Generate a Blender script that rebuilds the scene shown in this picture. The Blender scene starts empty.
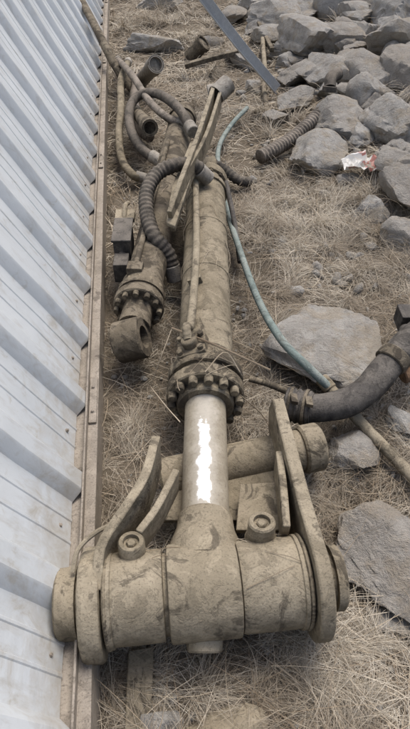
import bpy, bmesh, math, random
import numpy as np
from mathutils import Vector, Matrix, noise
random.seed(7); rng=np.random.default_rng(7)
V=Vector
# ---------------- survey: photo measurements -> site coordinates (metres) ----------------
H=1.7; TH=math.radians(44.7); CT,ST=math.cos(TH),math.sin(TH)
def S(u,v,z=0.0):
    x=(u-205)/550; yd=(v-364.5)/550
    Y=CT-yd*ST; Z=-ST-yd*CT
    s=(H-z)/(-Z)
    return V((x*s,Y*s,z))
def ter(x,y):
    x=np.asarray(x,float); y=np.asarray(y,float)
    r=np.clip((x-0.6)*0.2,0,0.6)*np.clip((y-1.0)/3,0,1)
    b=0.012*np.sin(x*5.1+y*2.3)+0.01*np.sin(y*7.7-x*3.1)+0.006*np.sin(x*13+y*17)
    return r+b*np.clip(1-(np.abs(x)+np.abs(y))/60,0,1)
def G(u,v,dz=0.0):
    z=0.0
    for _ in range(12):
        p=S(u,v,z); z=0.5*z+0.5*(float(ter(p.x,p.y))+dz)
    return S(u,v,z)
# ---------------- materials ----------------
def newmat(name):
    m=bpy.data.materials.new(name); m.use_nodes=True
    nt=m.node_tree; b=nt.nodes['Principled BSDF']; return m,nt,b
def N(nt,t,**k):
    n=nt.nodes.new(t)
    for a,c in k.items(): setattr(n,a,c)
    return n
def noisen(nt,co,scale,detail=6,rough=.6,dist=0):
    n=N(nt,'ShaderNodeTexNoise'); n.inputs['Scale'].default_value=scale; n.inputs['Detail'].default_value=detail
    n.inputs['Roughness'].default_value=rough; n.inputs['Distortion'].default_value=dist
    nt.links.new(co,n.inputs['Vector']); return n.outputs['Fac']
def ramp(nt,fac,a,b,ca=(0,0,0),cb=(1,1,1)):
    r=N(nt,'ShaderNodeValToRGB'); e=r.color_ramp.elements
    e[0].position=a;e[1].position=b;e[0].color=(*ca,1);e[1].color=(*cb,1)
    nt.links.new(fac,r.inputs[0]); return r.outputs[0]
def mix(nt,fac,a,b,mode='MIX'):
    m=N(nt,'ShaderNodeMix',data_type='RGBA',blend_type=mode)
    for s,i in ((fac,0),(a,6),(b,7)):
        if isinstance(s,(int,float)): m.inputs[i].default_value=s
        elif isinstance(s,tuple): m.inputs[i].default_value=(*s,1)
        else: nt.links.new(s,m.inputs[i])
    return m.outputs[2]
def mathn(nt,op,a,b=0.0,clamp=False):
    m=N(nt,'ShaderNodeMath',operation=op); m.use_clamp=clamp
    for s,i in ((a,0),(b,1)):
        if isinstance(s,(int,float)): m.inputs[i].default_value=s
        else: nt.links.new(s,m.inputs[i])
    return m.outputs[0]
def bump(nt,b,h,st=.4,d=.01):
    n=N(nt,'ShaderNodeBump'); n.inputs['Strength'].default_value=st; n.inputs['Distance'].default_value=d
    nt.links.new(h,n.inputs['Height']); nt.links.new(n.outputs[0],b.inputs['Normal'])
def dusty(name,dust=(.34,.29,.21),dust2=(.24,.203,.142),under=(.12,.1,.067),grease=(.05,.042,.033),gr=.57,rough=.9,upw=.8,dirt=.7,mud=.6):
    m,nt,b=newmat(name)
    co=N(nt,'ShaderNodeTexCoord').outputs['Object']
    n1=noisen(nt,co,5,3,.65,.4); n2=noisen(nt,co,28,3,.7); n3=noisen(nt,co,170,2,.7)
    c=mix(nt,ramp(nt,n1,.38,.62),dust,dust2)
    nm=noisen(nt,co,11,5,.72,1.2)
    mk=ramp(nt,nm,.53,.58)
    c=mix(nt,mathn(nt,'MULTIPLY',mk,mud),c,tuple(x*.6 for x in dust2))
    pl=ramp(nt,nm,.36,.44,(1,1,1),(0,0,0))
    c=mix(nt,mathn(nt,'MULTIPLY',pl,.4),c,tuple(min(1,x*1.3) for x in dust))
    c=mix(nt,mathn(nt,'MULTIPLY',ramp(nt,n3,.52,.72),.6),c,tuple(x*.4 for x in dust2))
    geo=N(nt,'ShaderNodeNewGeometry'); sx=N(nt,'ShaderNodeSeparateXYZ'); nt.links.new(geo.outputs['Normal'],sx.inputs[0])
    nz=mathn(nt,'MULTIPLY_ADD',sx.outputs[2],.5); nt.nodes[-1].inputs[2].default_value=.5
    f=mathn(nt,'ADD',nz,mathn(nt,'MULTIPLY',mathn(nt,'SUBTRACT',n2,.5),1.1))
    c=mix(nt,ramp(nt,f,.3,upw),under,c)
    g=ramp(nt,noisen(nt,co,9,5,.7,1.0),gr,gr+.06)
    c=mix(nt,mathn(nt,'MULTIPLY',g,dirt),c,grease)
    nt.links.new(c,b.inputs['Base Color']); b.inputs['Roughness'].default_value=rough
    b.inputs['Specular IOR Level'].default_value=.22
    h=mathn(nt,'ADD',mathn(nt,'MULTIPLY',mk,.35),mathn(nt,'ADD',n2,mathn(nt,'MULTIPLY',n3,.5)))
    bump(nt,b,h,.45,.007)
    return m
M_dust=dusty('dusty_steel')
M_dust2=dusty('dusty_steel_light',(.395,.34,.25),(.29,.248,.178),(.16,.135,.095),dirt=.6,gr=.56,mud=.5)
M_dusty_dark=dusty('dusty_steel_dark',(.27,.23,.17),(.18,.15,.108),(.07,.058,.045),gr=.5,dirt=.7)
M_gland=dusty('dusty_greasy_steel',(.33,.28,.2),(.215,.18,.127),(.085,.07,.05),gr=.5,dirt=.75)
M_rail=dusty('dusty_rail_paint',(.41,.36,.30),(.32,.28,.23),(.3,.26,.21),gr=.6,dirt=.5,mud=.4)
M_hose=dusty('dusty_rubber',(.22,.19,.155),(.13,.115,.095),(.04,.037,.034),gr=.6,dirt=.5,rough=.8,upw=.95)
M_rubber=dusty('black_rubber',(.2,.18,.155),(.1,.092,.084),(.026,.025,.025),gr=.6,dirt=.4,rough=.85,upw=.93)
M_hosebrown=dusty('brown_plastic_hose',(.34,.295,.245),(.23,.2,.165),(.1,.085,.07),gr=.65,rough=.85)
M_bar=dusty('galvanised_steel',(.56,.57,.57),(.46,.47,.47),(.42,.43,.43),gr=.7,rough=.6,mud=.15)
M_teal=dusty('teal_pipe_paint',(.33,.36,.325),(.22,.27,.25),(.11,.17,.165),gr=.62,dirt=.4)
M_rust=dusty('rusty_iron',(.32,.2,.12),(.2,.125,.075),(.09,.06,.04),gr=.6)
M_box=dusty('black_box_paint',(.19,.17,.145),(.11,.1,.088),(.03,.03,.031),gr=.6,rough=.7,upw=.95)
M_bare=dusty('bare_fitting_steel',(.42,.385,.33),(.31,.28,.235),(.16,.145,.12),gr=.6,rough=.65,mud=.4)

def rockmat():
    m,nt,b=newmat('grey_rock'); co=N(nt,'ShaderNodeTexCoord').outputs['Object']
    oi=N(nt,'ShaderNodeObjectInfo')
    n1=noisen(nt,co,4,4,.65,.6); n2=noisen(nt,co,18,6,.75,.5); n3=noisen(nt,co,110,3,.75)
    c=mix(nt,ramp(nt,n1,.35,.65),(.37,.355,.325),(.54,.525,.49))
    c=mix(nt,mathn(nt,'MULTIPLY',ramp(nt,n2,.5,.63),.55),c,(.22,.205,.18))
    c=mix(nt,mathn(nt,'MULTIPLY',ramp(nt,noisen(nt,co,7,4,.7),.48,.6),.6),c,(.39,.33,.245))
    c=mix(nt,mathn(nt,'MULTIPLY',oi.outputs['Random'],.6),c,(.31,.27,.22))
    c=mix(nt,mathn(nt,'MULTIPLY',ramp(nt,n3,.56,.7),.5),c,(.12,.11,.1))
    nt.links.new(c,b.inputs['Base Color']); b.inputs['Roughness'].default_value=.95; b.inputs['Specular IOR Level'].default_value=.2
    bump(nt,b,mathn(nt,'ADD',mathn(nt,'MULTIPLY',n2,1.4),mathn(nt,'MULTIPLY',n3,.35)),.85,.026)
    return m
M_rock=rockmat()
def soilmat():
    m,nt,b=newmat('dry_soil'); co=N(nt,'ShaderNodeTexCoord').outputs['Object']
    n1=noisen(nt,co,1.7,4,.6,.5); n2=noisen(nt,co,30,4,.75); n3=noisen(nt,co,150,2,.8)
    c=mix(nt,ramp(nt,n1,.35,.65),(.165,.137,.102),(.31,.26,.195))
    c=mix(nt,ramp(nt,n2,.42,.7),c,(.10,.083,.062))
    c=mix(nt,mathn(nt,'MULTIPLY',ramp(nt,n3,.55,.7),.6),c,(.42,.36,.28))
    nt.links.new(c,b.inputs['Base Color']); b.inputs['Roughness'].default_value=1; b.inputs['Specular IOR Level'].default_value=.1
    bump(nt,b,mathn(nt,'ADD',n2,mathn(nt,'MULTIPLY',n3,.4)),1,.03); return m
M_soil=soilmat()
def grassmat(name,cols):
    m,nt,b=newmat(name); g=N(nt,'ShaderNodeNewGeometry')
    r=N(nt,'ShaderNodeValToRGB'); cr=r.color_ramp
    while len(cr.elements)<len(cols): cr.elements.new(.5)
    for i,c in enumerate(cols):
        cr.elements[i].position=i/(len(cols)-1); cr.elements[i].color=(*c,1)
    nt.links.new(g.outputs['Random Per Island'],r.inputs[0])
    co=N(nt,'ShaderNodeTexCoord').outputs['Object']
    c=mix(nt,ramp(nt,noisen(nt,co,2.6,2),.4,.6),r.outputs[0],(.58,.55,.52),'MULTIPLY')
    nt.links.new(c,b.inputs['Base Color']); b.inputs['Roughness'].default_value=.8; b.inputs['Specular IOR Level'].default_value=.2
    return m
M_straw=grassmat('dry_straw',[(.24,.205,.155),(.43,.37,.285),(.58,.515,.41),(.72,.655,.535),(.48,.415,.325),(.79,.73,.61),(.32,.275,.215)])
M_stem=grassmat('dry_stem',[(.22,.17,.12),(.43,.35,.25),(.6,.51,.38),(.74,.66,.53)])
def wallmat():
    m,nt,b=newmat('white_sheet_paint'); tc=N(nt,'ShaderNodeTexCoord'); co=tc.outputs['Object']
    n1=noisen(nt,co,2.2,4,.6,.5); n2=noisen(nt,co,14,5,.7,.8); n3=noisen(nt,co,90,2,.7)
    c=mix(nt,ramp(nt,n1,.3,.7),(.63,.66,.675),(.53,.56,.575))
    sx=N(nt,'ShaderNodeSeparateXYZ'); nt.links.new(co,sx.inputs[0])
    h=mathn(nt,'ADD',mathn(nt,'MULTIPLY',mathn(nt,'SUBTRACT',sx.outputs[2],.16),-1.8),mathn(nt,'MULTIPLY',n2,1.5))
    c=mix(nt,mathn(nt,'MULTIPLY',ramp(nt,h,.35,.9),.65),c,(.40,.355,.28))
    mp=N(nt,'ShaderNodeMapping'); nt.links.new(co,mp.inputs[0]); mp.inputs['Rotation'].default_value=(0,math.radians(27),0); 
    mp.inputs['Scale'].default_value=(8,14,1.1)
    st=noisen(nt,mp.outputs[0],2.2,4,.7)
    c=mix(nt,mathn(nt,'MULTIPLY',ramp(nt,st,.52,.72),.45),c,(.40,.38,.34))
    c=mix(nt,mathn(nt,'MULTIPLY',ramp(nt,n2,.58,.72),.4),c,(.38,.35,.29))
    nt.links.new(c,b.inputs['Base Color']); b.inputs['Roughness'].default_value=.42
    bump(nt,b,mathn(nt,'ADD',n1,mathn(nt,'MULTIPLY',n3,.05)),.3,.03); return m
M_wall=wallmat()
def rodmat(C,a):
    m,nt,b=newmat('chromed_rod'); co=N(nt,'ShaderNodeTexCoord').outputs['Object']
    n2=noisen(nt,co,20,5,.65,.3); n3=noisen(nt,co,120,2,.7)
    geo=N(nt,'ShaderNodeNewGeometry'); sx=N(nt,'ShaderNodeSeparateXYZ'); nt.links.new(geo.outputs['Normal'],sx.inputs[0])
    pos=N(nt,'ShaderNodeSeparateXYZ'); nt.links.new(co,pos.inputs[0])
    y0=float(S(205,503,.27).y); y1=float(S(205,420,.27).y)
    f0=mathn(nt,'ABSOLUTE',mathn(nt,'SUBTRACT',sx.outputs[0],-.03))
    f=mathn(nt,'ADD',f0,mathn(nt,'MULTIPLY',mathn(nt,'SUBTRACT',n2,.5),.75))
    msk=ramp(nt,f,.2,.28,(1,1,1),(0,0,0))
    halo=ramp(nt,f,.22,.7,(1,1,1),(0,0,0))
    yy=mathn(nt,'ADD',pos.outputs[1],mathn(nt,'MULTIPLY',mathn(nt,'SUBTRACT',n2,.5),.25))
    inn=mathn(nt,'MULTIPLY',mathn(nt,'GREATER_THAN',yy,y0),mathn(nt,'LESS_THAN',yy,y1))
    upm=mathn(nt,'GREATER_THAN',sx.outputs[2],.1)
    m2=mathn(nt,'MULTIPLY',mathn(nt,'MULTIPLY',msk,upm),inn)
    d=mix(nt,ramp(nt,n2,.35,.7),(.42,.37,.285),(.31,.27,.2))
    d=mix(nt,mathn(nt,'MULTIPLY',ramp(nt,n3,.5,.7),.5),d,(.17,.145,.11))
    d=mix(nt,mathn(nt,'MULTIPLY',mathn(nt,'MULTIPLY',halo,upm),.5),d,(.58,.55,.49))  # pale fringe around the painted highlight
    c=mix(nt,m2,d,(.95,.95,.94))  # clean chrome strip; its bright sky highlight is painted into the base colour
    nt.links.new(c,b.inputs['Base Color'])
    nt.links.new(mathn(nt,'MULTIPLY',m2,.2),b.inputs['Metallic'])
    r=mathn(nt,'SUBTRACT',.6,mathn(nt,'MULTIPLY',m2,.3)); nt.links.new(r,b.inputs['Roughness'])
    bump(nt,b,n3,.1,.003); return m
# ---------------- mesh builder ----------------
def frame(a):
    a=a.normalized(); up=V((0,0,1)) if abs(a.z)<.95 else V((0,1,0))
    x=a.cross(up).normalized(); y=x.cross(a).normalized(); return a,x,y
def catmull(pts,step):
    P=[V(p) for p in pts]
    if len(P)==2: fine=[P[0].lerp(P[1],i/20) for i in range(21)]
    else:
        Q=[P[0]*2-P[1]]+P+[P[-1]*2-P[-2]]; fine=[]
        for i in range(1,len(Q)-2):
            for k in range(24):
                t=k/24; a,b,c,d=Q[i-1],Q[i],Q[i+1],Q[i+2]
                fine.append(.5*((2*b)+(c-a)*t+(2*a-5*b+4*c-d)*t*t+(3*b-a-3*c+d)*t**3))
        fine.append(P[-1])
    L=[0]
    for i in range(1,len(fine)): L.append(L[-1]+(fine[i]-fine[i-1]).length)
    n=max(2,int(L[-1]/step)); out=[];j=0
    for k in range(n+1):
        t=L[-1]*k/n
        while j<len(L)-2 and L[j+1]<t: j+=1
        f=(t-L[j])/max(1e-9,L[j+1]-L[j]); out.append(fine[j].lerp(fine[j+1],min(1,f)))
    return out,L[-1]
class MB:
    def __init__(s): s.v=[];s.f=[]
    def lathe(s,o,a,prof,seg=40,cap=True,jit=0):
        a,x,y=frame(V(a)); b=len(s.v); o=V(o)
        for t,r in prof:
            for k in range(seg):
                an=2*math.pi*k/seg; s.v.append(o+a*t+(x*math.cos(an)+y*math.sin(an))*(r+random.uniform(-jit,jit)))
        n=len(prof)
        for i in range(n-1):
            for k in range(seg):
                k2=(k+1)%seg; s.f.append((b+i*seg+k,b+i*seg+k2,b+(i+1)*seg+k2,b+(i+1)*seg+k))
        if cap:
            s.f.append(tuple(b+k for k in range(seg))[::-1]); s.f.append(tuple(b+(n-1)*seg+k for k in range(seg)))
        return s
    def cyl(s,p0,p1,r,ch=.004,seg=32):
        p0=V(p0);p1=V(p1);L=(p1-p0).length; ch=min(ch,L/3,r/3)
        return s.lathe(p0,p1-p0,[(0,r-ch),(ch,r),(L-ch,r),(L,r-ch)],seg)
    def tube(s,p0,p1,r,th=.006,seg=28):
        p0=V(p0);p1=V(p1);L=(p1-p0).length
        return s.lathe(p0,p1-p0,[(min(.03,L*.4),r-th),(0,r-th),(0,r),(L,r),(L,r-th),(L-min(.06,L*.4),r-th)],seg)
    def sweep(s,pts,r,step=.02,seg=14,cor=None,sec=None,wob=0):
        P,L=catmull(pts,step); b=len(s.v)
        T=[(P[min(i+1,len(P)-1)]-P[max(i-1,0)]).normalized() for i in range(len(P))]
        if sec is None:
            _,x,_=frame(T[0])
        n=0
        for i,p in enumerate(P):
            t=T[i]
            if sec is not None:
                x=t.cross(V((0,0,1))).normalized(); y=x.cross(t).normalized()
                for (aa,bb) in sec: s.v.append(p+x*aa+y*bb)
                m=len(sec)
            else:
                x=(x-t*x.dot(t)).normalized(); y=t.cross(x); m=seg
                d=L*i/(len(P)-1); rr=r(d/L) if callable(r) else r
                if cor: rr*=1+cor[1]*math.sin(2*math.pi*d/cor[0])
                for k in range(seg):
                    an=2*math.pi*k/seg; q=rr+wob*math.sin(d*37+k)
                    s.v.append(p+(x*math.cos(an)+y*math.sin(an))*q)
        for i in range(len(P)-1):
            for k in range(m):
                k2=(k+1)%m; s.f.append((b+i*m+k,b+i*m+k2,b+(i+1)*m+k2,b+(i+1)*m+k))
        s.f.append(tuple(b+k for k in range(m))[::-1]); s.f.append(tuple(b+(len(P)-1)*m+k for k in range(m)))
        return s
    def box(s,c,ax,h):
        c=V(c); b=len(s.v)
        for i in (-1,1):
            for j in (-1,1):
                for k in (-1,1): s.v.append(c+ax[0]*i*h[0]+ax[1]*j*h[1]+ax[2]*k*h[2])
        for q in ((0,1,3,2),(4,6,7,5),(0,4,5,1),(2,3,7,6),(0,2,6,4),(1,5,7,3)): s.f.append(tuple(b+i for i in q))
        return s
    def prism(s,out,th):
        b=len(s.v); n=len(out); th=V(th)
        for p in out: s.v.append(V(p))
        for p in out: s.v.append(V(p)+th)
        s.f.append(tuple(range(b,b+n))[::-1]); s.f.append(tuple(range(b+n,b+2*n)))
        for i in range(n):
            j=(i+1)%n; s.f.append((b+i,b+j,b+n+j,b+n+i))
        return s
    def bolt(s,p,d,r=.013,h=.014,kind=6):
        p=V(p); d=V(d).normalized()
        s.lathe(p-d*.004,d,[(0,r*1.35),(.006,r*1.35)],16)
        s.lathe(p+d*.002,d,[(0,r),(h-.002,r),(h,r*.85)],kind)
        return s
    def done(s,name,mat,parent=None,bev=0,ang=35,smooth=True,sub=0):
        me=bpy.data.meshes.new(name); me.from_pydata([tuple(v) for v in s.v],[],s.f); 
        bm=bmesh.new(); bm.from_mesh(me); bmesh.ops.recalc_face_normals(bm,faces=bm.faces); bm.to_mesh(me); bm.free()
        me.materials.append(mat)
        if smooth:
            me.polygons.foreach_set('use_smooth',[True]*len(me.polygons)); me.set_sharp_from_angle(angle=math.radians(ang))
        o=bpy.data.objects.new(name,me); bpy.context.collection.objects.link(o)
        if parent: o.parent=parent
        if bev:
            m=o.modifiers.new('b','BEVEL'); m.width=bev; m.segments=2; m.limit_method='ANGLE'; m.angle_limit=math.radians(40)
        return o
def E(name):
    o=bpy.data.objects.new(name,None); bpy.context.collection.objects.link(o); o.empty_display_size=.1; return o
def npmesh(name,verts,quads,mat,smooth=False,tri=False):
    me=bpy.data.meshes.new(name); k=3 if tri else 4
    me.vertices.add(len(verts)); me.vertices.foreach_set('co',verts.astype(np.float32).ravel())
    me.loops.add(len(quads)*k); me.loops.foreach_set('vertex_index',quads.astype(np.int32).ravel())
    me.polygons.add(len(quads)); me.polygons.foreach_set('loop_start',np.arange(0,len(quads)*k,k,dtype=np.int32))
    me.update(calc_edges=True); me.validate()
    if smooth: me.polygons.foreach_set('use_smooth',[True]*len(me.polygons))
    me.materials.append(mat)
    o=bpy.data.objects.new(name,me); bpy.context.collection.objects.link(o); return o
# ---------------- ground ----------------
def axis(lo,hi,nlo,nhi,st,far):
    a=np.arange(nlo,nhi+1e-6,st); l=nlo-np.geomspace(.1,nlo-lo,22)[::-1]; r=nhi+np.geomspace(.1,hi-nhi,22)
    return np.concatenate([l,a,r])
gx=axis(-80,80,-1.5,4,.03,0); gy=axis(-80,80,-.5,9,.03,0)
X,Y=np.meshgrid(gx,gy); Zg=ter(X,Y)
near=(X>-1.6)&(X<4.1)&(Y>-.6)&(Y<9.1)
nzv=np.array([noise.fractal(V((x*3,y*3,0)),1.0,2.0,4) if n else 0 for x,y,n in zip(X.ravel(),Y.ravel(),near.ravel())]).reshape(X.shape)
Zg=Zg+nzv*.015
vs=np.stack([X.ravel(),Y.ravel(),Zg.ravel()],1); nx=len(gx); ny=len(gy)
I,J=np.meshgrid(np.arange(nx-1),np.arange(ny-1)); b0=(J*nx+I).ravel()
npmesh('ground',vs,np.stack([b0,b0+1,b0+nx+1,b0+nx],1),M_soil,True)
# ---------------- wall ----------------
w=V((-.119,.993,0)).normalized(); n=V((w.y,-w.x,0)); lean=math.radians(27)
up=(-n*math.sin(lean)+V((0,0,1))*math.cos(lean)).normalized(); wn=w.cross(up); 
if wn.x<0: wn=-wn
R0=V((-.285,.42,0))
wall=E('corrugated_metal_wall')
W0=R0-n*.078+V((0,0,.165))
s0,s1=-2.2,13.0; pitch=.36
prof=[]; s=s0
while s<s1:
    for d,h in ((0,0),(.055,.0),(.0585,.003),(.0655,.003),(.069,.0),(.13,0),(.1335,.003),(.1405,.003),(.144,0),(.195,.0),(.202,.002),(.229,.034),(.237,.038),(.294,.038),(.302,.034),(.329,.002)): prof.append((s+d,h))
    s+=pitch
rows=[0,.012]+[i*.13 for i in range(1,22)]
vv=[];ff=[]
for r in rows:
    for (d,h) in prof:
        dn=.009*noise.noise(V((d*1.7,r*2.2,3)))+.003*noise.noise(V((d*9,r*9,1)))
        vv.append(W0+w*d+up*r+wn*(h+dn+.004))
m=len(prof)
for i in range(len(rows)-1):
    for k in range(m-1): ff.append((i*m+k,i*m+k+1,(i+1)*m+k+1,(i+1)*m+k))
b=MB(); b.v=vv; b.f=ff; b.done('metal_sheet',M_wall,wall,ang=25)
Rm=lambda d,x,z: R0+w*d+n*x+V((0,0,z))
b=MB()
sec=[(-.10,.16),(0,.16),(0,0.0),(-.006,0.0),(-.006,.154),(-.10,.154)]
nsg=120
for i in range(nsg+1):
    d=s0+(s1-s0)*i/nsg; wob=.004*noise.noise(V((d*1.3,0,7))); wz=.003*noise.noise(V((d*2.1,4,7)))
    for x,z in sec: b.v.append(Rm(d,x+wob,(z-.02 if z==0 else z+wz)))
for i in range(nsg):
    for k in range(6): b.f.append((i*6+k,i*6+(k+1)%6,(i+1)*6+(k+1)%6,(i+1)*6+k))
b.done('bottom_rail',M_rail,wall,bev=.002)
b=MB(); b.prism([Rm(s0,x,z) for x,z in [(-.041,.155),(-.034,.155),(-.034,.196),(-.041,.196)]],w*(s1-s0)); b.done('rail_lip',M_rail,wall,bev=.002)
b=MB()
for d in (.95,3.0,5.1,7.4): b.box(Rm(d,-.018,.166),(w,n,V((0,0,1))),(.11,.014,.005)); b.bolt(Rm(d-.06,-.018,.171),V((0,0,1)),.006,.006); b.bolt(Rm(d+.06,-.018,.171),V((0,0,1)),.006,.006)
b.done('rail_joint_plate',M_rail,wall,bev=.002)
b=MB()
s=s0+.1
while s<s1:
    b.bolt(W0+w*s+up*.05+wn*.004,wn,.005,.005)
    b.bolt(W0+w*s+up*1.25+wn*.004,wn,.005,.005); s+=pitch
b.done('sheet_screws',M_rail,wall)
b=MB()
for h in (.1,1.25,2.5): b.box(W0+w*(s0+s1)*.5+up*h-wn*.06,(w,up,wn),((s1-s0)/2,.04,.045))
s=s0+.5
while s<s1:
    p=W0+w*s+up*2.5-wn*.1; b.sweep([p,V((p.x-.1,p.y,-.05))],.03,.5,8); s+=2
b.done('frame',M_rail,wall)
# ---------------- main hydraulic cylinder ----------------
ZA=.2
C=S(205,590,ZA); F=S(206,178,ZA); a=(F-C).normalized()
def T(v,u=206): return (S(u,v,ZA)-C).dot(a)
Lp=S(62,607,ZA); Rp=S(344,579,ZA); A=(Rp-Lp).normalized()
def TA(u):
    best=None
    for i in range(-60,61):
        p=C+A*(i*.01)
        dep=p.y*CT+(H-p.z)*ST; uu=205+550*p.x/dep
        if best is None or abs(uu-u)<best[0]: best=(abs(uu-u),i*.01)
    return best[1]
Zu=V((0,0,1)); back=V((-A.y,A.x,0))
cyl=E('hydraulic_cylinder')
b=MB()
def seg_(b,u0,u1,r,ch=.008,jit=0):
    t0,t1=TA(u0),TA(u1); b.lathe(C+A*t0,A,[(0,r-ch*1.5),(ch*.4,r-ch*.3),(ch*1.5,r),((t1-t0)/2,r),(t1-t0-ch*1.5,r),(t1-t0-ch*.4,r-ch*.3),(t1-t0,r-ch*1.5)],64,jit=jit)
seg_(b,168,236,.127,.006,.0006)
b.lathe(C,a,[(.06,.115),(.10,.112),(.13,.103),(.15,.095),(.17,.088),(.2,.084),(T(520),.083),(T(517),.079)],48)
b.lathe(C-Zu*.035,-a-Zu*.35,[(.09,.05),(.137,.048),(.142,.042)],32)
b.done('rod_eye',M_dust2,cyl)
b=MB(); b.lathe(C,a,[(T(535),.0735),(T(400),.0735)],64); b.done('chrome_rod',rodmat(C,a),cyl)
tg=T(408); te=T(182)
b=MB()
b.lathe(C,a,[(tg,.08),(tg,.098),(tg+.008,.104),(tg+.035,.104),(tg+.035,.138),(tg+.04,.143),(tg+.085,.143),(tg+.09,.138),(tg+.09,.122),(tg+.115,.122),(tg+.115,.138),(tg+.12,.142),(tg+.155,.142),(tg+.16,.138),(tg+.16,.128),(tg+.215,.125),(tg+.225,.112)],64,jit=.0006)
b.done('gland_flange',M_gland,cyl)
b=MB()
b.lathe(C,a,[(tg+.22,.108),(te-.16,.108),(te-.16,.118),(te-.155,.12),(te-.13,.12),(te-.125,.108),(te-.07,.108),(te-.07,.122),(te-.06,.126),(te-.005,.126),(te,.12),(te+.02,.09),(te+.07,.07)],64)
_,ax_,ay_=frame(a)
for tt in (tg+.75,tg+1.15): b.lathe(C,a,[(tt,.1085),(tt+.002,.111),(tt+.022,.111),(tt+.024,.1085)],64)
b.done('barrel',M_dust,cyl)
b=MB()
for k in range(14):
    an=2*math.pi*(k+.3)/14; p=C+a*(tg+.037)+(ax_*math.cos(an)+ay_*math.sin(an))*.123
    b.lathe(p,-a,[(0,.0165),(.026,.0165),(.030,.014)],14)
for k in range(12):
    an=2*math.pi*(k+.5)/12; p=C+a*(tg+.158)+(ax_*math.cos(an)+ay_*math.sin(an))*.127; b.bolt(p,a,.012,.02)
    p=C+a*(te-.058)+(ax_*math.cos(an)+ay_*math.sin(an))*.112; b.bolt(p-a*.015,-a,.011,.012)
b.done('flange_bolts',M_gland,cyl)
pd=(ay_*.93-ax_*.37*(1 if ax_.x>0 else -1)).normalized(); px=a.cross(pd).normalized()
b=MB(); pc=C+a*(tg+.19)+pd*.125
b.box(pc,(px,a,pd),(.055,.05,.02)); b.lathe(pc+pd*.018,pd,[(0,.03),(.03,.03),(.035,.024)],24)
for i in (-1,1):
    for j in (-1,1): b.bolt(pc+px*i*.04+a*j*.036+pd*.02,pd,.0125,.016)
b.done('port_block',M_gland,cyl,bev=.003)
b=MB()
q0=pc+pd*.045+a*.0; 
b.sweep([q0,q0+a*.05+pd*.02,C+a*(tg+.32)+pd*.15,C+a*(tg+.8)+pd*.14+px*.01,C+a*(te-.4)+pd*.14,C+a*(te-.26)+pd*.15],.0165,.02,16)
b.cyl(C+a*(te-.28)+pd*.15,C+a*(te-.2)+pd*.15,.028); b.box(C+a*(te-.22)+pd*.12,(px,a,pd),(.035,.045,.03))
b.box(C+a*(tg+.62)+pd*.122,(px,a,pd),(.03,.014,.014))
b.done('oil_line',M_dust2,cyl,bev=.0)
b=MB(); eb=C+a*(te+.12); b.lathe(eb-A*.06,A,[(0,.08),(.005,.09),(.115,.09),(.12,.08)],40); b.done('base_eye',M_dust,cyl)
# ---------------- link frame ----------------
link=E('excavator_link_frame')
b=MB()
seg_(b,106,166,.119,jit=.0006); seg_(b,239,306,.12,jit=.0006)
b.lathe(C+A*TA(163),A,[(0,.105),(.03,.105)],40); b.lathe(C+A*TA(234),A,[(0,.105),(.03,.105)],40)
for u in (110,296): 
    t=TA(u); b.lathe(C+A*t,A,[(0,.12),(.003,.1245),(.012,.1245),(.015,.12)],64)
b.done('pin_housing',M_dust2,link)
b=MB()
t0=TA(56); b.lathe(C+A*t0,A,[(0,.06),(.004,.085),(.01,.092),(.06,.094),(.06,.075),(.09,.075)],48)
b.lathe(C+A*(t0-.008),A,[(0,.03),(.01,.032)],24)
t0=TA(326); b.lathe(C+A*(t0-.03),A,[(0,.07),(.04,.07),(.04,.088),(.062,.088),(.068,.082),(.068,.05),(.075,.045)],48)
b.done('pin_end_cap',M_dust,link)
b=MB()
def sort(out,c,nrm):
    def ang(p): d=p-c; return math.atan2(d.z,d.dot(back))
    return sorted(out,key=ang)
def plate(b,t,th,r,arm,h0,h1,drop=0):
    out=[]; c0=C+A*t
    for k in range(-90,91,8):
        an=math.radians(180-k+0); 
        out.append(c0+back*(math.cos(an)*r)+Zu*(math.sin(an)*r))
    out.append(c0+back*(arm*.3)-Zu*r*.8); out.append(c0+back*arm+Zu*h0); out.append(c0+back*(arm+.03)+Zu*(h0+h1)*.5); out.append(c0+back*arm+Zu*h1)
    out.append(c0+back*arm*.3+Zu*r*.85)
    b.prism(sort(out,c0+back*arm*.35,A),A*th)
plate(b,TA(306),.04,.158,.56,-.03,.13)
b.done('side_arm',M_dust2,link,bev=.006)
b=MB(); t0=TA(84); b.lathe(C+A*t0-Zu*.02,A,[(0,.14),(.006,.15),(.05,.15),(.056,.14)],14,jit=.003)
b.done('octagonal_end_plate',M_dust2,link,bev=.01)
b=MB()
h=.075;tk=.014
fs=[(-tk,-h),(tk,-h),(tk,h),(-tk,h)]
b.sweep([S(101,592,.24),S(106,556,.27),S(126,523,.29),S(146,490,.28),S(157,452,.26)],0,.02,sec=fs)
fs2=[(-.011,-.05),(.011,-.05),(.011,.05),(-.011,.05)]
b.sweep([S(140,540,.28),S(158,515,.28),S(176,480,.26)],0,.02,sec=fs2)
b.sweep([S(285,535,.26),S(282,495,.26),S(278,462,.24)],0,.02,sec=fs2)
b.done('curved_arm',M_dust2,link,bev=.004)
b=MB()
b.cyl(S(160,480,.1),S(318,446,.13),.072,.008,40); b.cyl(S(300,450,.13),S(320,446,.13),.085,.008,40)
b.done('cross_tube',M_dust,link)
b=MB(); b.prism([S(150,520,.12),S(172,470,.12),S(282,458,.14),S(300,520,.14)],V((0,0,-.02)))
b.prism([S(236,530,.2),S(240,484,.2),S(276,482,.2),S(290,530,.2)],V((0,0,-.02)))
b.done('web_plate',M_dust,link,bev=.003)
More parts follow.
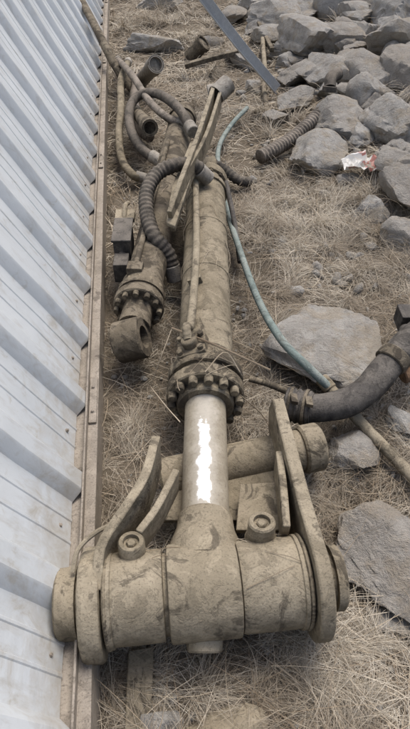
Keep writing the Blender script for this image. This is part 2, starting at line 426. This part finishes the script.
b=MB()
def boss(u,v,r,z0,z1,tilt=.0):
    p=S(u,v,z1); d=V((0,tilt,1)).normalized()
    b.lathe(p-d*(z1-z0),d,[(0,r*1.2),(.01,r*1.05),(z1-z0-.005,r),(z1-z0,r*.9),(z1-z0,r*.62),(z1-z0-.012,r*.58)],32)
    b.lathe(p-d*.02,d,[(0,r*.42),(.012,r*.4),(.016,r*.3)],6)
boss(131,541,.036,.26,.33,.2); boss(262,521,.038,.26,.33,.2)
b.done('grease_boss',M_dust,link)
b=MB(); b.sweep([S(73,572,.3),S(78,550,.33),S(95,533,.34),(S(117,522,.33))],.007,.01,8); b.done('grease_line',M_dust2,link)
b=MB()
for u in (108,303):
    t=TA(u); pts=[]
    for k in range(0,49):
        an=2*math.pi*k/48; pts.append(C+A*t+back*math.cos(an)*.122+Zu*math.sin(an)*.122)
    b.sweep(pts,.005,.006,7,(.012,.25))
b.done('weld_bead',M_gland,link)
# ---------------- second cylinder ----------------
c2=E('hydraulic_cylinder')
C2=S(131,340,.17); F2=S(183,116,.19); a2=(F2-C2).normalized()
_,x2,y2=frame(a2)
b=MB()
X2=(V((.9,-.02,.3))).normalized()
b.lathe(C2-X2*.06,X2,[(0,.048),(0,.08),(.006,.088),(.114,.088),(.12,.082),(.12,.048),(.0,.048)],40,cap=False)
b.lathe(C2,a2,[(.075,.07),(.16,.066),(.24,.066)],32); b.done('rod_eye',M_dusty_dark,c2)
b=MB(); L2=(F2-C2).length
b.lathe(C2,a2,[(.2,.075),(.2,.105),(.205,.112),(.245,.112),(.25,.1),(.27,.1),(.27,.108),(.3,.108),(.305,.1),(.36,.098),(.37,.088),(L2*.55,.088),(L2*.55,.096),(L2*.55+.03,.096),(L2*.55+.03,.088),(L2-.1,.088),(L2-.1,.1),(L2-.02,.1),(L2,.08)],48)
b.done('barrel',M_dusty_dark,c2)
b=MB()
for k in range(12):
    an=2*math.pi*k/12; b.lathe(C2+a2*.2+(x2*math.cos(an)+y2*math.sin(an))*.094,-a2,[(0,.013),(.02,.013),(.023,.011)],12)
    b.bolt(C2+a2*.3+(x2*math.cos(an)+y2*math.sin(an))*.096,a2,.01,.02)
b.done('flange_bolts',M_gland,c2)
b=MB(); m0=C2+a2*.42+y2*.1-x2*(.03 if x2.x>0 else -.03)
b.sweep([m0-a2*.05-y2*.02,m0+a2*.1,m0+a2*.8,m0+a2*1.3],.014,.02,12); b.box(m0-a2*.05-y2*.01,(x2,a2,y2),(.035,.03,.025)); b.done('oil_line',M_dusty_dark,c2,bev=.003)
# ---------------- linkage arm on top ----------------
arm=E('steel_linkage_bar')
b=MB()
def P3(l): return [S(u,v,z) for u,v,z in l]
b.sweep(P3([(171,222,.34),(182,190,.40),(197,150,.45),(214,96,.5)]),0,.05,sec=[(-.012,-.07),(.012,-.07),(.012,.07),(-.012,.07)])
b.sweep(P3([(180,190,.40),(205,145,.45),(220,100,.5)]),0,.05,sec=[(-.01,-.05),(.01,-.05),(.01,.05),(-.01,.05)])
b.prism(P3([(166,222,.36),(172,186,.38),(190,142,.42),(206,136,.43),(190,180,.40),(175,226,.36)]),V((0,0,-.02)))
b.done('channel',M_dust2,arm,bev=.004)
b=MB(); b.cyl(S(208,94,.5),S(226,90,.52),.05); b.tube(S(216,95,.52),S(228,84,.56),.056); b.done('pin_end',M_bare,arm)
# ---------------- hoses ----------------
def hose(name,pts,r,mat,cor=None,step=.02,seg=14,ends=None,fm=None):
    e=E(name); b=MB(); pp=[S(*p) for p in pts]
    b.sweep(pp,r,step,seg,cor); b.done('tube',mat,e,ang=60)
    if ends:
        for i,j in ((0,1),(-1,-2)):
            d=(pp[j]-pp[i]).normalized(); b=MB(); b.cyl(pp[i]-d*.03,pp[i]+d*ends[0],ends[1],.004,20); b.done('ferrule',fm or M_bare,e)
    return e
hose('hydraulic_hose',[(205,176,.36),(195,166,.42),(176,165,.44),(157,174,.42),(147,192,.38),(147,214,.33),(154,236,.28),(168,254,.2),(174,275,.1)],.036,M_hose,(.026,.07),.005,16,(.05,.042))
hose('hydraulic_hose',[(192,130,.3),(178,108,.34),(158,94,.34),(140,95,.3),(130,108,.25),(131,130,.2),(143,150,.18),(158,160,.15)],.032,M_hose,None,.02,14,(.06,.04))
hose('hydraulic_hose',[(128,62,.2),(121,80,.25),(121,105,.2),(119,135,.14),(122,160,.1),(133,175,.08),(143,178,.06)],.027,M_dust,None,.02,14,(.05,.034))
hose('hydraulic_hose',[(120,88,.05),(128,80,.1),(136,84,.14),(134,100,.14),(140,128,.1),(150,138,.08)],.035,M_hosebrown,(.035,.08),.006,16)
hose('hydraulic_hose',[(118,60,.1),(124,66,.3),(134,78,.32),(150,102,.3),(168,118,.28),(184,124,.26)],.026,M_hosebrown,None,.02,14,(.05,.034))
hose('hydraulic_hose',[(226,182,.25),(231,205,.2),(236,232,.12),(240,262,.06)],.014,M_rubber)
hose('corrugated_plastic_hose',[(260,157,.07),(272,151,.08),(290,140,.1),(307,126,.14),(326,107,.2)],.046,M_hosebrown,(.028,.1),.0046,18)
hose('hydraulic_hose',[(205,160,.15),(222,168,.12),(238,180,.08),(250,182,.05)],.03,M_hose,(.03,.1),.005,16)
def openpipe(p0,p1,r,mat):
    e=E('steel_pipe'); b=MB(); b.tube(S(*p0),S(*p1),r); b.tube(S(*p0),S(*p0).lerp(S(*p1),.2),r*1.18); b.done('tube',mat,e)
openpipe((156,64,.3),(140,82,.05),.06,M_bare)
openpipe((150,128,.3),(136,112,.15),.045,M_dusty_dark)
openpipe((204,42,.2),(190,58,.05),.07,M_dusty_dark)
e=E('steel_frame_bar'); b=MB()
b.sweep([S(185,66,.1),S(212,58,.15),S(246,50,.1)],0,.1,sec=[(-.03,-.02),(.03,-.02),(.03,.02),(-.03,.02)])
b.sweep([S(246,0,.1),S(258,22,.12),S(272,50,.1)],0,.1,sec=[(-.02,-.02),(.02,-.02),(.02,.02),(-.02,.02)])
b.done('bar',M_dusty_dark,e,bev=.003)
e=E('rubber_elbow_hose'); b=MB()
pts=[(286,404,.14),(305,408,.15),(328,407,.16),(350,401,.17),(369,388,.19),(386,368,.22),(401,350,.25),(420,332,.28),(445,312,.25),(480,290,.15),(520,275,.06)]
b.sweep([S(*p) for p in pts],lambda t:.053+.01*t+.0012*math.sin(t*60),.01,28); b.done('tube',M_rubber,e,ang=60)
b=MB(); p0=S(286,404,.14);p1=S(312,409,.152); b.sweep([p0,p1],.063,.004,28,(.02,.06)); 
b.done('ribbed_cuff',M_rubber,e,ang=60)
b=MB()
for f in (.2,.75):
    q=p0.lerp(p1,f); d=(p1-p0).normalized(); b.cyl(q-d*.006,q+d*.006,.07,.002,36); b.box(q+V((0,-.03,.068)),(d,V((0,1,0)),V((0,0,1))),(.012,.02,.008))
q=S(393,359,.235); d=(S(400,351,.25)-q).normalized(); b.cyl(q-d*.025,q+d*.025,.064,.004,36)
b.done('hose_clamp',M_dusty_dark,e)
b=MB(); q=S(402,376,.17); b.cyl(q,q+V((.05,.02,.01)),.034,.005,24); b.cyl(q+V((.04,.02,.01)),q+V((.12,.03,.01)),.024,.004,6); b.done('pipe_cap',M_rust,e)
e=E('hose_fitting'); b=MB(); b.box(S(406,318,.2),(V((1,0,0)),V((0,1,0)),Zu),(.035,.045,.04)); b.cyl(S(406,330,.2),S(408,345,.24),.03); b.done('fitting_block',M_rubber,e,bev=.008)
hose('steel_pipe',[(247,108,.1),(232,124,.1),(220,144,.1),(218,165,.11),(224,200,.12),(238,245,.13),(257,297,.15),(280,338,.21),(308,367,.2),(330,388,.14)],.0165,M_teal,None,.03)
hose('steel_pipe',[(326,384,.14),(345,405,.11),(362,424,.08),(385,448,.06),(415,480,.05),(450,520,.05)],.022,M_dust2,None,.03,16,(.03,.027),M_dust)
hose('steel_rod',[(250,379,.16),(268,384,.17),(290,393,.15)],.012,M_gland,None,.02)
hose('steel_rod',[(262,66,.1),(264,90,.06),(268,118,.03)],.022,M_dusty_dark,None,.05)
hose('steel_rod',[(262,20,.1),(263,45,.1),(265,70,.08)],.022,M_dust2,None,.05)
hose('steel_pipe',[(77,-8,.5),(97,30,.4),(113,62,.25),(128,84,.12),(138,96,.05)],.035,M_dusty_dark,None,.05)
e=E('steel_angle_bar'); b=MB()
b.sweep([S(277,88,.08),S(240,44,.45),S(196,-14,.85)],0,.1,sec=[(-.006,.035),(-.006,-.045),(-.06,-.045),(-.06,-.037),(-.014,-.037),(-.014,.035)]); b.done('angle',M_bar,e,bev=.002)
e=E('control_valve_box'); b=MB()
q=S(124,243,.2); d=(S(122,262,.2)-S(127,225,.2)).normalized(); sd=d.cross(Zu)
b.box(q,(sd,d,Zu),(.04,.1,.07)); b.box(q+Zu*.075,(sd,d,Zu),(.047,.107,.006)); b.box(q+d*.17-Zu*.03,(sd,d,Zu),(.035,.05,.05))
b.cyl(q+d*.1,q+d*.14,.02); b.done('housing',M_box,e,bev=.006)
b=MB(); b.box(q-d*.16+Zu*.06,(sd,d,Zu),(.05,.05,.012)); b.sweep([q-d*.1+Zu*.05,q-d*.2+Zu*.09,q-d*.35+Zu*.03],.012,.02,10); b.done('bracket',M_dust2,e,bev=.003)
def slab(name,pts,th,mat,bev=.004):
    e=E(name); b=MB(); b.prism([S(*p) for p in pts],V(th)); b.done('plate',mat,e,bev=bev); return e
slab('steel_plate',[(128,650,.05),(154,646,.05),(150,740,.03),(124,740,.03)],(0,0,-.012),M_dust)
slab('steel_plate',[(62,668,.1),(76,660,.1),(100,704,.01),(98,735,.01),(60,735,.1)],(0,0,-.01),M_dusty_dark)
# ---------------- rocks ----------------
def ico(sub):
    bm=bmesh.new(); bmesh.ops.create_icosphere(bm,subdivisions=sub,radius=1)
    v=np.array([p.co[:] for p in bm.verts]); f=np.array([[q.index for q in p.verts] for p in bm.faces]); bm.free(); return v,f
ICO={k:ico(k) for k in (2,4,5)}
def rockverts(sub,seed,kp=9,rough=.06):
    r=np.random.default_rng(seed); v,f=ICO[sub]
    nn=r.normal(size=(kp,3)); nn/=np.linalg.norm(nn,axis=1)[:,None]; o=r.uniform(.42,.85,kp)
    d=v@nn.T; rad=np.where(d>.05,o/np.maximum(d,.05),9); 
    k=75; rad=-np.log(np.exp(-k*np.minimum(rad,1.3)).sum(1)+math.exp(-k*1.12))/k
    if rough:
        off=V((seed*3.7%97,seed*1.3%31,0))
        nz=np.array([noise.fractal(V(p)*2.6+off,1.0,2.1,6)-.7*abs(noise.noise(V(p)*5+off)) for p in v])
        rad=rad+nz*rough
    return v*rad[:,None],f
def rock(u,v,wp,hp,flat=.5,seed=0,rot=None,sub=4,dz=0,kp=9,mat=None,name='rock'):
    p=G(u,v+hp*.12); sc=(H-p.z)/(ST+(v-364.5)/550*CT)/550
    wd=wp*sc; Hh=hp*sc; zh=flat*wd
    yd=(v-364.5)/550; sinp=(ST+yd*CT)/math.sqrt(1+yd*yd)
    dp=max((Hh-zh*.55)/max(.3,sinp),wd*.5); dp=min(dp,wd*1.5)
    vt,f=rockverts(sub,seed,kp)
    mx=np.abs(vt).max(0); vt=vt/mx*np.array([wd/2,dp/2,zh/2])*1.1
    rz=random.uniform(-.35,.35) if rot is None else rot
    c,s=math.cos(rz),math.sin(rz); vt=vt@np.array([[c,s,0],[-s,c,0],[0,0,1]])
    z=float(ter(p.x,p.y))+zh*.27+dz
    ob=npmesh(name,vt,f,mat or M_rock,True,True); ob.location=(p.x,p.y,z); ob.data.set_sharp_from_angle(angle=math.radians(34)); return ob
big=[(323,335,116,116,.3,11),(376,540,124,138,.36,5),(343,450,62,50,.45,7),(385,125,54,50,.7,21),(356,76,50,48,.7,22),(324,80,48,46,.7,23),(316,160,52,42,.65,24),(342,128,58,42,.6,25),(401,78,44,54,.8,26),(302,48,62,42,.6,27),(272,24,54,34,.6,28),(243,62,34,26,.5,29),(341,44,56,36,.7,30),(382,50,60,38,.7,31),(397,22,56,34,.7,32),(345,14,60,30,.7,33),(305,16,54,28,.7,34),(294,78,34,32,.7,35),(398,190,54,58,.7,36),(408,240,42,46,.6,37),(150,47,62,20,.35,38),(372,2,52,26,.7,39),(322,-4,52,24,.7,40),(262,0,48,22,.6,41),(296,104,36,26,.6,42),(366,212,40,26,.5,43),(407,132,36,42,.7,44),(160,8,44,16,.4,45),(228,20,34,20,.5,46),(210,44,26,14,.5,47),(165,718,52,30,.4,48),(392,622,60,30,.25,49),(404,420,40,40,.4,50),(280,52,28,20,.5,51),(252,88,24,16,.5,52),(372,98,46,36,.7,53),(418,50,44,44,.7,54),(425,100,40,40,.6,55),(430,170,50,50,.6,56),(300,-20,50,20,.6,57),(360,-22,50,24,.6,58),(410,-12,50,26,.6,59),(220,-12,50,16,.5,60),(150,-15,50,16,.5,61),(276,120,26,16,.5,62),(352,182,30,18,.5,63)]
for i,(u,v,wp,hp,fl,sd) in enumerate(big): rock(u,v,wp,hp,fl,sd,sub=5 if i<3 else 4,kp=12 if i<3 else 9)
rock(222,722,84,50,.32,91,rot=.1,name='mud_lump',mat=M_dust)
random.seed(21)
for i in range(85):
    while True:
        u=random.uniform(225,428); v=random.uniform(-12,215)
        if v<(u-215)*1.05 and math.hypot(u-366,v-162)>24 and not(250<u<335 and 95<v<165 and abs((v-157)+(u-260)*.76)<28): break
    k=.6+.5*(v+20)/220; wp=random.uniform(18,44)*k*1.2; rock(u,v,wp,wp*random.uniform(.6,.85),random.uniform(.5,.8),200+i)
# gravel: one object
vs=[];fs=[];off=0
lib=[rockverts(2,100+i,9,.05) for i in range(8)]
for i in range(2600):
    y=.2+9*random.random()**1.3; x=random.uniform(-.2-.12*y,.9+.55*y)
    if y>2.2 and x>.3 and random.random()<.8: sc=random.uniform(.01,.05)
    else: sc=random.uniform(.004,.018)
    if x<.8 and random.random()<.2: continue
    v,f=lib[i%8]; an=random.uniform(0,6.28); c,s=math.cos(an),math.sin(an)
    q=(v*np.array([1,random.uniform(.6,1),random.uniform(.5,.8)])*sc)@np.array([[c,s,0],[-s,c,0],[0,0,1]])+np.array([x,y,float(ter(x,y))+sc*.3])
    vs.append(q);fs.append(f+off);off+=len(v)
npmesh('gravel',np.concatenate(vs),np.concatenate(fs),M_rock,False,True)
# ---------------- dry grass ----------------
def blades(name,x,y,length,elev,width,curve,mat,nseg=4,z0=0.0,phi=None,minz=.004):
    n_=len(x); phi=rng.uniform(0,2*np.pi,n_) if phi is None else phi
    bend=rng.normal(0,.6,n_); L=length
    px,py=x.copy(),y.copy(); pz=ter(x,y)+z0
    pts=[]
    el=elev.copy(); ph=phi.copy()
    for k in range(nseg+1):
        pts.append(np.stack([px,py,np.maximum(pz,ter(px,py)+minz+rng.uniform(0,.004,n_))],1))
        px=px+np.cos(ph)*np.cos(el)*L/nseg; py=py+np.sin(ph)*np.cos(el)*L/nseg; pz=pz+np.sin(el)*L/nseg
        el=el-curve; ph=ph+bend/nseg
    side=np.stack([-np.sin(phi),np.cos(phi),rng.uniform(-.6,.6,n_)],1)
    side/=np.linalg.norm(side,axis=1)[:,None]
    V_=np.zeros((n_,nseg+1,2,3))
    for k in range(nseg+1):
        wv=(width*(1-.75*k/nseg))[:,None]*side*.5
        V_[:,k,0]=pts[k]-wv; V_[:,k,1]=pts[k]+wv
    base=(np.arange(n_)*(nseg+1)*2)[:,None]; q=[]
    for k in range(nseg): q.append(np.stack([base[:,0]+2*k,base[:,0]+2*k+1,base[:,0]+2*k+3,base[:,0]+2*k+2],1))
    return npmesh(name,V_.reshape(-1,3),np.stack(q,1).reshape(-1,4),mat)
def field(nn,pw=1.6,ymax=9.5):
    y=.15+(ymax-.15)*rng.random(nn)**pw
    lo=-.27-.12*y; hi=1.0+.5*y; x=lo+(hi-lo)*rng.random(nn); return x,y
def clump(x,y,s=1.0): return np.sin(x*7*s+2*np.sin(y*5*s))*np.sin(y*6*s+2*np.sin(x*4*s+1))+.5*np.sin(x*19*s+y*11)*np.sin(y*17*s-x*9)
x,y=field(160000); 
cl=clump(x,y); rk=np.clip((x-.9)*.8,0,1)*np.clip((y-3.2)*.8,0,1)*.7
keep=rng.random(len(x))<np.clip(.46+.85*cl-rk,.03,1); x,y=x[keep],y[keep]
far=np.clip(y/3,.55,2.2)
ph=rng.uniform(0,6.28,len(x))
dirf=1.6*np.sin(x*2.9+y)+1.9*np.cos(y*2.3-x)+.6
sel=rng.random(len(x))<.5; ph[sel]=dirf[sel]+rng.normal(0,.5,sel.sum())
blades('dry_grass_litter',x,y,rng.uniform(.03,.15,len(x))*np.clip(far,.7,1.6),rng.uniform(-.05,.45,len(x)),rng.uniform(.0012,.0040,len(x))*far,rng.uniform(0,.18,len(x)),M_straw,3,0,ph)
tx=[];ty=[];tp=[]
for (u,v,rad,k) in [(345,255,.25,1700),(385,250,.25,1700),(300,235,.2,1000),(270,215,.2,800),(330,215,.25,1100),(370,490,.14,400),(330,480,.1,500),(300,690,.14,1100),(350,690,.14,1100),(390,690,.14,900),(250,680,.06,400),(395,300,.15,900),(255,300,.1,500),(130,470,.08,500),(115,520,.05,350),(250,420,.06,300),(150,420,.06,350),(290,190,.25,1000),(180,60,.4,1100),(230,120,.25,800),(140,25,.3,1100),(180,20,.4,1100),(340,220,.2,800),(375,430,.1,500),(110,300,.05,250),(118,210,.08,200),(375,275,.2,1100),(270,480,.06,200),(140,690,.05,600),(110,690,.03,300),(190,700,.05,300),(330,640,.08,400),(395,480,.06,200),(270,390,.04,200),(300,60,.4,400),(350,100,.5,500),(380,90,.4,400)]:
    p=G(u,v); nc=max(3,k//90)
    cx=p.x+rng.normal(0,rad,nc); cy=p.y+rng.normal(0,rad,nc); idx=rng.integers(0,nc,k)
    tx.append(cx[idx]+rng.normal(0,.018,k)); ty.append(cy[idx]+rng.normal(0,.018,k)); cp=rng.uniform(0,6.28,nc)
    tp.append(cp[idx]+rng.normal(0,.8,k))
tx=np.concatenate(tx);ty=np.concatenate(ty);tp=np.concatenate(tp)
ok=tx>-.25-.12*ty; tx,ty,tp=tx[ok],ty[ok],tp[ok]; far=np.clip(ty/3,.6,1.8); nn=len(tx)
blades('dry_grass_tufts',tx,ty,rng.uniform(.08,.26,nn)*np.clip(far,.7,1.2),rng.uniform(.3,1.2,nn),rng.uniform(.0014,.0034,nn)*far,rng.uniform(.1,.42,nn),M_straw,6,0,tp)
x,y=field(4000,1.4); nn=len(x)
blades('dry_stems',x,y,rng.uniform(.15,.5,nn),rng.uniform(0,.35,nn),rng.uniform(.0025,.005,nn)*np.clip(y/3,.6,1.5),rng.uniform(.0,.08,nn),M_stem,6,.01)
# stalks caught on the machinery
e=E('dry_stalks'); b=MB()
for pts,r in (([(172,328,.33),(215,345,.36),(270,370,.28)],.0042),([(172,328,.33),(160,360,.25),(150,388,.12)],.0022),([(150,386,.12),(165,405,.2),(180,422,.26)],.002),([(205,372,.36),(225,352,.37),(240,372,.3)],.002),([(240,395,.25),(262,415,.1),(275,440,.05)],.002)):
    b.sweep([S(*p) for p in pts],r,.02,6)
random.seed(5)
def wisps(o,ax,r,t0,t1,k):
    _,xx,yy=frame(ax)
    for _i in range(k):
        t=random.uniform(t0,t1); an=math.pi/2+random.uniform(-1.1,1.1); dt=random.uniform(-.05,.05); da=random.uniform(-.4,.4)
        pts=[o+ax*(t+dt*j)+(xx*math.cos(an+da*j)+yy*math.sin(an+da*j))*(r+.003+.006*(j==2)) for j in range(4)]
        b.sweep(pts,random.uniform(.0006,.0011),.015,5)
wisps(C,a,.108,tg+.3,te-.2,18); wisps(C,a,.143,tg+.02,tg+.15,12); wisps(C,A,.121,TA(110),TA(300),7); wisps(C2,a2,.09,.4,1.6,12)
b.done('stalks',M_stem,e)
e=E('plastic_wrapper'); m_,nt,bb=newmat('printed_wrapper'); co=N(nt,'ShaderNodeTexCoord').outputs['Object']
c=mix(nt,ramp(nt,noisen(nt,co,7,3),.56,.58),(.70,.69,.65),(.4,.17,.14)); c=mix(nt,ramp(nt,noisen(nt,co,14,4),.58,.63),c,(.43,.41,.36)); nt.links.new(c,bb.inputs['Base Color']); bb.inputs['Roughness'].default_value=.5
b=MB(); q=G(366,162,.09); k=14
for i in range(k):
    for j in range(k):
        xx=(i/(k-1)-.5)*.3; yy=(j/(k-1)-.5)*.2
        b.v.append(q+V((xx,yy+.2*xx,.05*noise.noise(V((xx*14,yy*14,2)))+.03*noise.noise(V((xx*40,yy*40,5))))))
for i in range(k-1):
    for j in range(k-1): b.f.append((i*k+j,i*k+j+1,(i+1)*k+j+1,(i+1)*k+j))
b.done('wrapper',m_,e,ang=25)
e=E('pipe_elbow_fitting'); b=MB(); b.sweep([S(330,88,.25),S(331,78,.3),S(338,74,.3)],.045,.01,20); b.cyl(S(329,92,.22),S(330,86,.26),.055); b.done('elbow',M_hose,e)
# ---------------- light / world / camera ----------------
az=math.radians(28); el=math.radians(64)
sdir=V((math.sin(az)*math.cos(el),math.cos(az)*math.cos(el),math.sin(el)))
ld=bpy.data.lights.new('sun','SUN'); ld.energy=1.9; ld.angle=math.radians(28); ld.color=(1,.98,.95)
lo=bpy.data.objects.new('sun',ld); bpy.context.collection.objects.link(lo); lo.rotation_euler=sdir.to_track_quat('Z','Y').to_euler()
W=bpy.data.worlds.new('World'); bpy.context.scene.world=W; W.use_nodes=True; nt=W.node_tree
sk=nt.nodes.new('ShaderNodeTexSky'); sk.sky_type='NISHITA'; sk.sun_disc=False; sk.sun_elevation=el; sk.sun_rotation=az; sk.dust_density=5; sk.air_density=1
bg=nt.nodes['Background']; bg.inputs[1].default_value=.145; nt.links.new(sk.outputs[0],bg.inputs[0])
cd=bpy.data.cameras.new('camera'); co_=bpy.data.objects.new('camera',cd); bpy.context.collection.objects.link(co_)
co_.location=(0,0,H); co_.rotation_euler=(math.pi/2-TH,0,0); cd.sensor_fit='VERTICAL'; cd.sensor_height=24; cd.lens=24*550/729; cd.clip_end=500; cd.clip_start=.02
sc=bpy.context.scene; sc.camera=co_
sc.view_settings.view_transform='Standard'; sc.view_settings.look='None'; sc.view_settings.exposure=0
